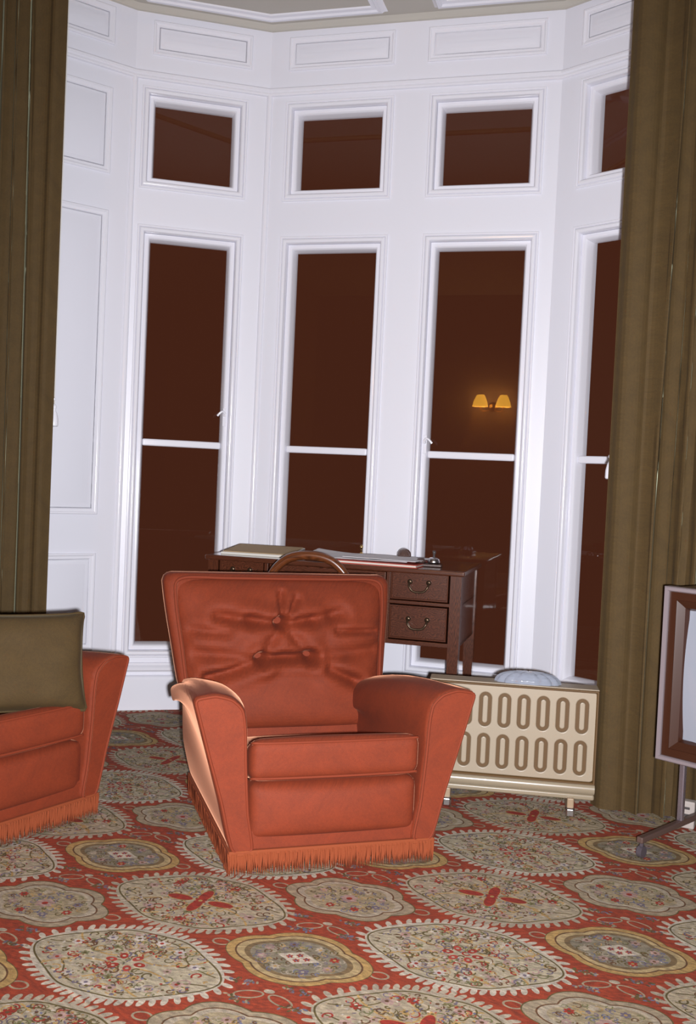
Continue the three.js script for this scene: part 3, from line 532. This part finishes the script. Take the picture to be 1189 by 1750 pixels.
// ───────────────────────── radiator ─────────────────────────
{
  const th = -0.14, W = 0.525, rad = thing('radiator', 'cream panel radiator with two rows of bronze oval loops', 'radiator', [0.822 - Math.cos(th) * W / 2, 0, -3.165 + Math.sin(th) * W / 2 * -1 - 0.0], th);
  rad.position.z = -3.165 - Math.sin(-th) * W / 2;
  const cream = std(lin(0.35, 0.285, 0.205), 0.4), bronze = std(lin(0.11, 0.055, 0.014), 0.65), gold = std(lin(0.30, 0.245, 0.17), 0.28, { clearcoat: 0.5 });
  const y0 = 0.118, y1 = 0.402, x0 = -W / 2, x1 = W / 2;
  const stadium = (cx, cy, w, h, P) => { const r = w / 2, k = h / 2 - r; P.absarc(cx, cy + k, r, 0, Math.PI, false); P.absarc(cx, cy - k, r, Math.PI, 2 * Math.PI, false); P.closePath(); return P; };
  const s = new THREE.Shape(); const rr = 0.012; s.moveTo(x0 + rr, y0); s.lineTo(x1 - rr, y0); s.quadraticCurveTo(x1, y0, x1, y0 + rr); s.lineTo(x1, y1 - rr); s.quadraticCurveTo(x1, y1, x1 - rr, y1); s.lineTo(x0 + rr, y1); s.quadraticCurveTo(x0, y1, x0, y1 - rr); s.lineTo(x0, y0 + rr); s.quadraticCurveTo(x0, y0, x0 + rr, y0);
  const n = 8, pitch = 0.0617, spots = []; for (let i = 0; i < n; i++) for (const cy of [0.190, 0.325]) spots.push([x1 - 0.042 - i * pitch, cy]);
  for (const [x, y] of spots) s.holes.push(stadium(x, y, 0.046, 0.118, new THREE.Path()));
  const body = mesh('body', box(x0 + 0.006, x1 - 0.006, y0 + 0.004, y1 - 0.002, -0.055, -0.006, 0.006), bronze, rad);
  mesh('front_panel', new THREE.ExtrudeGeometry(s, { depth: 0.006, bevelEnabled: true, bevelThickness: 0.003, bevelSize: 0.003, bevelSegments: 3, curveSegments: 12 }).translate(0, 0, -0.006), cream, rad);
  for (const [x, y] of spots) mesh('loop_centre', new THREE.ExtrudeGeometry(stadium(x, y, 0.011, 0.084, new THREE.Shape()), { depth: 0.007, bevelEnabled: true, bevelThickness: 0.003, bevelSize: 0.003, bevelSegments: 3, curveSegments: 10 }).translate(0, 0, -0.008), cream, rad);
  mesh('border', frame(x0 - 0.009, x1 + 0.009, y0 - 0.012, y1 + 0.009, [[0, -0.05], [0, 0.004], [0.002, 0.008], [0.006, 0.008], [0.009, 0.003], [0.009, -0.01]]), bronze, rad);
  mesh('bottom_rail', [bar([x0 - 0.009, 0.09, -0.012], [x1 + 0.009, 0.09, -0.012], 0.02, 0.02, 20), box(x0 - 0.009, x1 + 0.009, 0.056, 0.074, -0.05, 0.006, 0.006)], gold, rad);
  mesh('top_plate', box(x0 - 0.009, x1 + 0.009, y1 + 0.004, y1 + 0.012, -0.075, 0.004, 0.003), cream, rad);
  for (const x of [x1 - 0.065, x0 + 0.065]) { const f = mesh('foot', box(x - 0.011, x + 0.011, 0.014, 0.062, -0.07, 0.016, 0.005), std(lin(0.35, 0.25, 0.16), 0.4), rad); mesh('foot_cap', box(x - 0.015, x + 0.015, 0.0, 0.032, -0.0, 0.024, 0.008), steelMat, f); }
  // fluted dish turned over on top
  const R = 28, N = 72, P = [], F = []; for (let j = 0; j <= R; j++) { const t = j / R * Math.PI / 2; for (let k = 0; k < N; k++) { const a = k / N * 6.2832, flute = 1 + 0.10 * Math.abs(Math.cos(a * 7)) * Math.cos(t), rx = 0.098 * flute * Math.cos(t) ** 0.75, rz = 0.036 * flute * Math.cos(t) ** 0.75; P.push([rx * Math.cos(a), 0.042 * Math.sin(t) * (0.86 + 0.14 * Math.abs(Math.cos(a * 7)) * Math.cos(t * 0.9)), rz * Math.sin(a)]); } }
  for (let j = 0; j < R; j++) for (let k = 0; k < N; k++) { const a = j * N + k, b = j * N + (k + 1) % N; F.push([a, a + N, b + N, b]); }
  const P2 = P.length; for (let k = 0; k < N; k++) P.push([P[k][0] * 0.9, 0.0, P[k][2] * 0.9]);
  for (let k = 0; k < N; k++) F.push([P2 + k, k, (k + 1) % N, P2 + (k + 1) % N]);
  F.push(...THREE.ShapeUtils.triangulateShape(P.slice(P2).map((p) => new THREE.Vector2(p[0], p[2])), []).map((t) => t.map((i) => i + P2)));
  const dish = tag(mesh('fluted_dish', fromQuads(P, F, 0.7), std(lin(0.42, 0.46, 0.56), 0.12, { transmission: 0.35, thickness: 0.02, ior: 1.45, clearcoat: 1 })), 'pale blue fluted glass dish upturned on top of the radiator', 'dish');
  dish.position.set(0.612, y1 + 0.012, -3.232); dish.rotation.y = th;
}

// ───────────────────────── desk ─────────────────────────
const deskTurn = -0.262, deskO = [0.443, -3.68];       // front right corner of the top
const dW = 1.04, dD = 0.49, dH = 0.727;
const onDesk = (s, d) => [deskO[0] - CO * s + SI * d, deskO[1] - SI * s - CO * d];   // s to the left of the corner, d toward the window
{
  const dk = thing('writing_desk', 'dark mahogany kneehole desk with two drawers beside the window', 'desk', [deskO[0], 0, deskO[1]], deskTurn);
  // local: x from -dW (left) to 0, z from -dD (window) to 0
  mesh('desk_top', box(-dW, 0.0, dH - 0.020, dH, -dD, 0.0, 0.006), mahogany, dk);
  const lw = 0.042;
  for (const x of [-0.012 - lw, -dW + 0.012]) for (const z of [-0.012 - lw, -dD + 0.012]) {
    const g = new THREE.BoxGeometry(lw, dH - 0.020, lw, 1, 6, 1), p = g.attributes.position;
    for (let i = 0; i < p.count; i++) { const y = p.getY(i) + (dH - 0.02) / 2, k = 0.55 + 0.45 * THREE.MathUtils.smoothstep(y, 0.0, 0.42); p.setXYZ(i, p.getX(i) * k, y, p.getZ(i) * k); }
    g.computeVertexNormals(); mesh('leg', g.translate(x + lw / 2, 0, z + lw / 2), mahogany, dk);
  }
  for (const [a, b] of [[-0.30, -0.016], [-dW + 0.016, -dW + 0.262]]) {           // drawer pedestals
    mesh('carcass', [box(a, a + 0.016, 0.435, dH - 0.02, -dD + 0.016, -0.018, 0.002), box(b - 0.016, b, 0.435, dH - 0.02, -dD + 0.016, -0.018, 0.002), box(a, b, 0.435, 0.452, -dD + 0.016, -0.014, 0.003), box(a, b, 0.588, 0.602, -dD + 0.016, -0.016, 0.003), box(a, b, 0.452, dH - 0.02, -dD + 0.014, -dD + 0.026, 0.002)], mahogany, dk);
    const isR = b > -0.2, x0 = isR ? a + 0.018 : a + 0.045, x1 = isR ? b - 0.045 : b - 0.018;
    for (const [y0, y1] of [[0.455, 0.586], [0.604, 0.718]]) {
      const d = mesh('drawer', box(x0, x1, y0 + 0.002, y1 - 0.002, -0.40, -0.016, 0.003), mahogany, dk), xm = (x0 + x1) / 2, ym = (y0 + y1) / 2 + 0.006;
      mesh('cock_beading', frame(x0, x1, y0 + 0.002, y1 - 0.002, [[0, -0.02], [0, -0.013], [0.002, -0.011], [0.005, -0.011], [0.007, -0.016]]), mahogany, d);
      const dark = std(lin(0.10, 0.065, 0.04), 0.35, { metalness: 0.8 });
      mesh('pull', [tube([[xm - 0.036, ym + 0.008, -0.006], [xm - 0.036, ym - 0.006, 0.004], [xm - 0.022, ym - 0.024, 0.006], [xm, ym - 0.028, 0.006], [xm + 0.022, ym - 0.024, 0.006], [xm + 0.036, ym - 0.006, 0.004], [xm + 0.036, ym + 0.008, -0.006]], 0.0042, 40, 8), new THREE.SphereGeometry(0.010, 14, 10).scale(1, 1, 0.6).translate(xm - 0.036, ym + 0.008, -0.012), new THREE.SphereGeometry(0.010, 14, 10).scale(1, 1, 0.6).translate(xm + 0.036, ym + 0.008, -0.012)], dark, d);
    }
  }
  const d = mesh('frieze_drawer', box(-dW + 0.266, -0.304, 0.632, dH - 0.022, -0.40, -0.022, 0.003), mahogany, dk);
  mesh('drawer_knob', new THREE.SphereGeometry(0.012, 14, 10).translate(-dW / 2, 0.676, -0.014), brassMat, d);
  mesh('back_board', box(-dW + 0.05, -0.05, 0.50, dH - 0.02, -dD + 0.014, -dD + 0.028, 0.002), mahogany, dk);
}
{ // things lying on the desk
  const put = (o, s, d, turn = 0, y = dH) => { const p = onDesk(s, d); o.position.set(p[0], y, p[1]); o.rotation.y = deskTurn + turn; return o; };
  const board = thing('writing_board', 'tan blotter board with white edge on the desk end', 'blotter');
  const slope = (g) => { const p = g.attributes.position; for (let i = 0; i < p.count; i++) if (p.getY(i) > 0.003) p.setY(i, p.getY(i) + (0.12 - p.getZ(i)) * 0.07); g.computeVertexNormals(); return g; };
  mesh('board', slope(box(-0.145, 0.145, 0, 0.010, -0.12, 0.12, 0.003)), std(lin(0.62, 0.6, 0.55), 0.7), board);
  mesh('blotting_sheet', slope(box(-0.138, 0.138, 0.010, 0.013, -0.113, 0.113, 0.001)), std(lin(0.40, 0.28, 0.15), 0.8), board);
  put(board, 0.86, 0.19, 0.06);
  const sheet = (w, d, bend) => { const g = new THREE.BoxGeometry(w, 0.0016, d, 24, 1, 16), p = g.attributes.position; for (let i = 0; i < p.count; i++) { const x = p.getX(i) / w, z = p.getZ(i) / d; p.setY(i, p.getY(i) + 0.001 + bend * Math.max(0, -x - 0.1) ** 1.6 * Math.max(0, 0.55 - z) + 0.004 * Math.abs(noise.noise(x * 4 + w * 9, z * 4, 2))); } g.computeVertexNormals(); return g; };
  const paperMat = std(lin(0.74, 0.73, 0.75), 0.8);
  tag(put(mesh('paper_sheet', sheet(0.42, 0.29, 0.05), paperMat), 0.455, 0.22, 0.05, dH + 0.013), 'large white paper spread across the middle of the desk, corner lifted', 'paper');
  tag(put(mesh('paper_sheet', sheet(0.30, 0.20, 0.0), paperMat), 0.33, 0.15, -0.12, dH + 0.021), 'smaller white sheet lying on top of the large paper', 'paper');
  const folder = thing('folder', 'red folder under the white papers on the desk', 'folder');
  mesh('cover', [box(-0.17, 0.17, 0.0, 0.0025, -0.115, 0.115, 0.001), box(-0.17, 0.17, 0.0095, 0.012, -0.115, 0.115, 0.001), box(-0.17, 0.17, 0, 0.012, -0.118, -0.114, 0.001)], std(lin(0.45, 0.05, 0.025), 0.5), folder);
  mesh('pages', box(-0.165, 0.165, 0.0025, 0.0095, -0.113, 0.112, 0.001), std(lin(0.6, 0.56, 0.5), 0.8), folder);
  put(folder, 0.345, 0.13, -0.06);
  const bell = thing('brass_bell', 'tiny brass hand bell standing at the back of the desk', 'bell');
  mesh('dome', lathe([[0, 0.018], [0.007, 0.017], [0.010, 0.010], [0.015, 0.002], [0.016, 0], [0.0145, 0], [0.009, 0.010], [0, 0.014]]), brassMat, bell);
  mesh('handle', lathe([[0, 0.018], [0.0035, 0.018], [0.003, 0.030], [0.006, 0.036], [0.0075, 0.042], [0.005, 0.048], [0, 0.050]]), brassMat, bell);
  put(bell, 0.50, 0.40, 0, dH);
  const ball = thing('paperweight', 'round dark glass paperweight on the desk papers', 'paperweight');
  mesh('glass_ball', lathe([[0, 0], [0.016, 0], [0.024, 0.007], [0.0285, 0.020], [0.027, 0.034], [0.019, 0.045], [0.009, 0.0505], [0, 0.052]], 32), std(lin(0.16, 0.10, 0.085), 0.05, { transmission: 0.45, thickness: 0.05, ior: 1.5, clearcoat: 1 }), ball);
  put(ball, 0.30, 0.33, 0, dH + 0.024 - 0.024);
  const ink = thing('ink_stand', 'dark ink stand with metal lid near the right corner of the desk', 'ink stand');
  mesh('tray', box(-0.055, 0.055, 0, 0.012, -0.035, 0.035, 0.005), std(lin(0.06, 0.035, 0.03), 0.25), ink);
  const pot = mesh('ink_pot', lathe([[0, 0.012], [0.022, 0.012], [0.025, 0.018], [0.022, 0.030], [0.013, 0.036], [0, 0.037]]).translate(0.022, 0, 0), steelMat, ink);
  mesh('lid_knob', lathe([[0, 0.036], [0.005, 0.037], [0.0035, 0.046], [0.007, 0.054], [0.0055, 0.061], [0, 0.063]]).translate(0.022, 0, 0), std(lin(0.06, 0.05, 0.05), 0.3), pot);
  mesh('pen_rest', lathe([[0, 0.012], [0.017, 0.012], [0.018, 0.02], [0.012, 0.030], [0, 0.031]]).translate(-0.028, 0, 0), std(lin(0.07, 0.04, 0.035), 0.3), ink);
  put(ink, 0.165, 0.14, 0.1);
}
{ // hoop back chair tucked under the desk
  const c = thing('desk_chair', 'wooden chair with arched top rail between armchair and desk', 'chair', [-0.128, -0.0, -3.60], deskTurn + 0.1); c.scale.x = 0.86;
  const wood = std(lin(0.22, 0.075, 0.025), 0.3, { map: woodMap, clearcoat: 0.5 });   // back rail at z = 0, seat toward -z
  const sweep = (pts, rx, rz) => { const cv = new THREE.CatmullRomCurve3(pts.map((p) => V(...p))); return new THREE.TubeGeometry(cv, 60, rx, 10); };
  mesh('top_rail', sweep([[-0.195, 0.43, -0.03], [-0.20, 0.56, -0.012], [-0.172, 0.68, 0.004], [-0.10, 0.750, 0.01], [0, 0.770, 0.012], [0.10, 0.750, 0.01], [0.172, 0.68, 0.004], [0.20, 0.56, -0.012], [0.195, 0.43, -0.03]], 0.017), wood, c);
  mesh('splat', [box(-0.05, 0.05, 0.44, 0.615, -0.012, 0.004, 0.004)], wood, c);
  mesh('cross_rail', sweep([[-0.198, 0.60, -0.006], [-0.1, 0.61, 0.006], [0, 0.612, 0.010], [0.1, 0.61, 0.006], [0.198, 0.60, -0.006]], 0.012), wood, c);
  mesh('seat', box(-0.205, 0.205, 0.425, 0.455, -0.40, 0.0, 0.012), wood, c);
  for (const x of [-0.18, 0.18]) { mesh('leg', bar([x * 1.05, 0, 0.02], [x, 0.43, -0.025], 0.013, 0.018), wood, c); mesh('leg', bar([x, 0, -0.375], [x, 0.43, -0.37], 0.012, 0.019), wood, c); }
  for (const x of [-0.183, 0.183]) mesh('stretcher', bar([x, 0.17, 0.0], [x, 0.17, -0.37], 0.009), wood, c);
}

// ───────────────────────── television on its stand ─────────────────────────
{
  const th = -0.80, tv = thing('television', 'old tube television in brown cabinet with pale screen at the picture edge', 'television', [0.92, 0, -2.85], th);
  const cab = std(lin(0.075, 0.027, 0.012), 0.35, { map: woodMap }), trim = std(lin(0.26, 0.215, 0.23), 0.4, { metalness: 0.2 });
  const W = 0.62, y0 = 0.287, y1 = 0.787, D = 0.36;
  mesh('cabinet', box(0.004, W - 0.004, y0 + 0.004, y1 - 0.004, -D, -0.034, 0.008), cab, tv);
  mesh('back_housing', box(0.10, W - 0.10, y0 + 0.05, y1 - 0.06, -D - 0.09, -D + 0.002, 0.03), std(lin(0.05, 0.04, 0.035), 0.7), tv);
  mesh('trim_frame', frame(0, W, y0, y1, [[0, -0.03], [0, 0.004], [0.003, 0.008], [0.011, 0.008], [0.014, 0.003], [0.014, -0.006]]), trim, tv);
  mesh('bezel', frame(0.012, W - 0.012, y0 + 0.012, y1 - 0.012, [[0, -0.004], [0.024, -0.002], [0.026, 0.0], [0.029, -0.002], [0.046, -0.014], [0.052, -0.030]]), cab, tv);
  // bulging tube with curved sides
  const nx = 36, ny = 30, P = [], F = [], sx0 = 0.056, sx1 = 0.50, sy0 = y0 + 0.058, sy1 = y1 - 0.062;
  for (let j = 0; j <= ny; j++) for (let i = 0; i <= nx; i++) { const u = i / nx * 2 - 1, v = j / ny * 2 - 1, X = u * (1 - 0.02 * v * v), Y = v * (1 - 0.02 * u * u); P.push([(sx0 + sx1) / 2 + X * (sx1 - sx0) / 2, (sy0 + sy1) / 2 + Y * (sy1 - sy0) / 2, -0.034 + 0.026 * (1 - 0.5 * u * u - 0.5 * v * v)]); }
  for (let j = 0; j < ny; j++) for (let i = 0; i < nx; i++) { const a = j * (nx + 1) + i; F.push([a, a + 1, a + nx + 2, a + nx + 1]); }
  mesh('screen', fromQuads(P, F, 1.2), std(lin(0.30, 0.32, 0.375), 0.25, { clearcoat: 1, clearcoatRoughness: 0.05 }), tv);
  const cp = mesh('control_panel', box(0.515, 0.60, y0 + 0.05, y1 - 0.05, -0.03, -0.004, 0.004), std(lin(0.05, 0.045, 0.05), 0.4), tv);
  for (let k = 0; k < 4; k++) mesh('channel_button', new THREE.CylinderGeometry(0.011, 0.011, 0.012, 16).rotateX(Math.PI / 2).translate(0.557, y0 + 0.12 + k * 0.07, 0.0), steelMat, cp);
  const st = thing('television_stand', 'chromed tube stand with castors under the television', 'stand', [0.92, 0, -2.85], th);
  const chrome = std(lin(0.45, 0.40, 0.47), 0.25, { metalness: 0.85 });
  for (const x of [-0.012, W + 0.012]) {
    mesh('upright', box(x - 0.009, x + 0.009, 0.06, y0 - 0.008, -0.205, -0.187, 0.004), chrome, st);
    const f = mesh('foot_bar', box(x - 0.010, x + 0.010, 0.044, 0.062, -0.40, 0.045, 0.004), std(lin(0.10, 0.06, 0.05), 0.4), st);
    for (const z of [0.03, -0.385]) { mesh('castor', [new THREE.CylinderGeometry(0.017, 0.017, 0.016, 18).rotateZ(Math.PI / 2).translate(x, 0.017, z), box(x - 0.005, x + 0.005, 0.03, 0.048, z - 0.005, z + 0.005, 0.002)], std(lin(0.12, 0.10, 0.12), 0.3, { metalness: 0.4 }), f); }
  }
  mesh('shelf_rail', box(-0.02, W + 0.02, y0 - 0.016, y0 - 0.001, -0.215, -0.180, 0.003), chrome, st);
  const so = thing('socket_block', 'white trailing socket block standing on the carpet behind television stand', 'socket block', [1.115, 0, -3.113], -0.5);
  mesh('housing', box(-0.024, 0.024, 0.001, 0.088, -0.016, 0.016, 0.005), std(lin(0.42, 0.37, 0.34), 0.5), so);
  for (const y of [0.022, 0.044, 0.066]) mesh('slot', box(-0.009, 0.009, y - 0.004, y + 0.004, 0.012, 0.0168, 0.001), std(lin(0.05, 0.04, 0.04), 0.6), so);
}

// ───────────────────────── twin wall lamp behind the camera, mirrored in the window ─────────────────────────
{
  const ctr = ab(-1.345, BACK - 0.13), lampL = thing('wall_lamp', 'brass twin arm wall lamp with two glowing amber shades, mirrored in the window', 'lamp', [ctr[0], 1.93, ctr[1]], -Math.PI / 12);
  mesh('back_plate', lathe([[0, 0], [0.05, 0], [0.05, 0.01], [0.03, 0.02], [0, 0.022]]).rotateX(-Math.PI / 2).translate(0, -0.06, 0.13), brassMat, lampL);
  const shadeMat = new THREE.MeshPhysicalMaterial({ color: lin(0.8, 0.6, 0.3), roughness: 0.9, emissive: lin(1.0, 0.47, 0.045), emissiveIntensity: 13 });
  for (const x of [-0.118, 0.118]) {
    const arm = mesh('lamp_arm', tube([[0, -0.06, 0.11], [x * 0.3, -0.10, 0.06], [x * 0.9, -0.11, 0.0], [x, -0.06, 0.0], [x, -0.02, 0.0]], 0.006, 30, 8), brassMat, lampL);
    const s = mesh('lamp_shade', lathe([[0.088, -0.075], [0.089, -0.073], [0.078, -0.02], [0.058, 0.03], [0.040, 0.06], [0.038, 0.06], [0.056, 0.03], [0.076, -0.02], [0.087, -0.075]], 36), shadeMat, lampL);
    s.position.x = x; s.scale.setScalar(0.9);
    const l = new THREE.PointLight(lin(1.0, 0.62, 0.28), 0.4, 0, 2); l.position.set(x, 0.0, 0); l.castShadow = true; l.shadow.radius = 2; l.name = 'lamp_light'; lampL.add(l);
  }
}
{ // compact camera flash, held beside the lens
  const f = thing('camera_flash', 'small grey flash unit held beside the camera lens', 'flash', [0.05, 1.015, 0.03]);
  mesh('housing', box(-0.03, 0.03, -0.02, 0.02, 0.0, 0.03, 0.004), std(lin(0.05, 0.05, 0.05), 0.5), f);
  mesh('flash_window', box(-0.022, 0.022, -0.012, 0.012, -0.006, 0.001, 0.002), new THREE.MeshStandardMaterial({ color: 0xffffff, emissive: 0xffffff, emissiveIntensity: 4 }), f);
}
renderer.render(scene, camera);
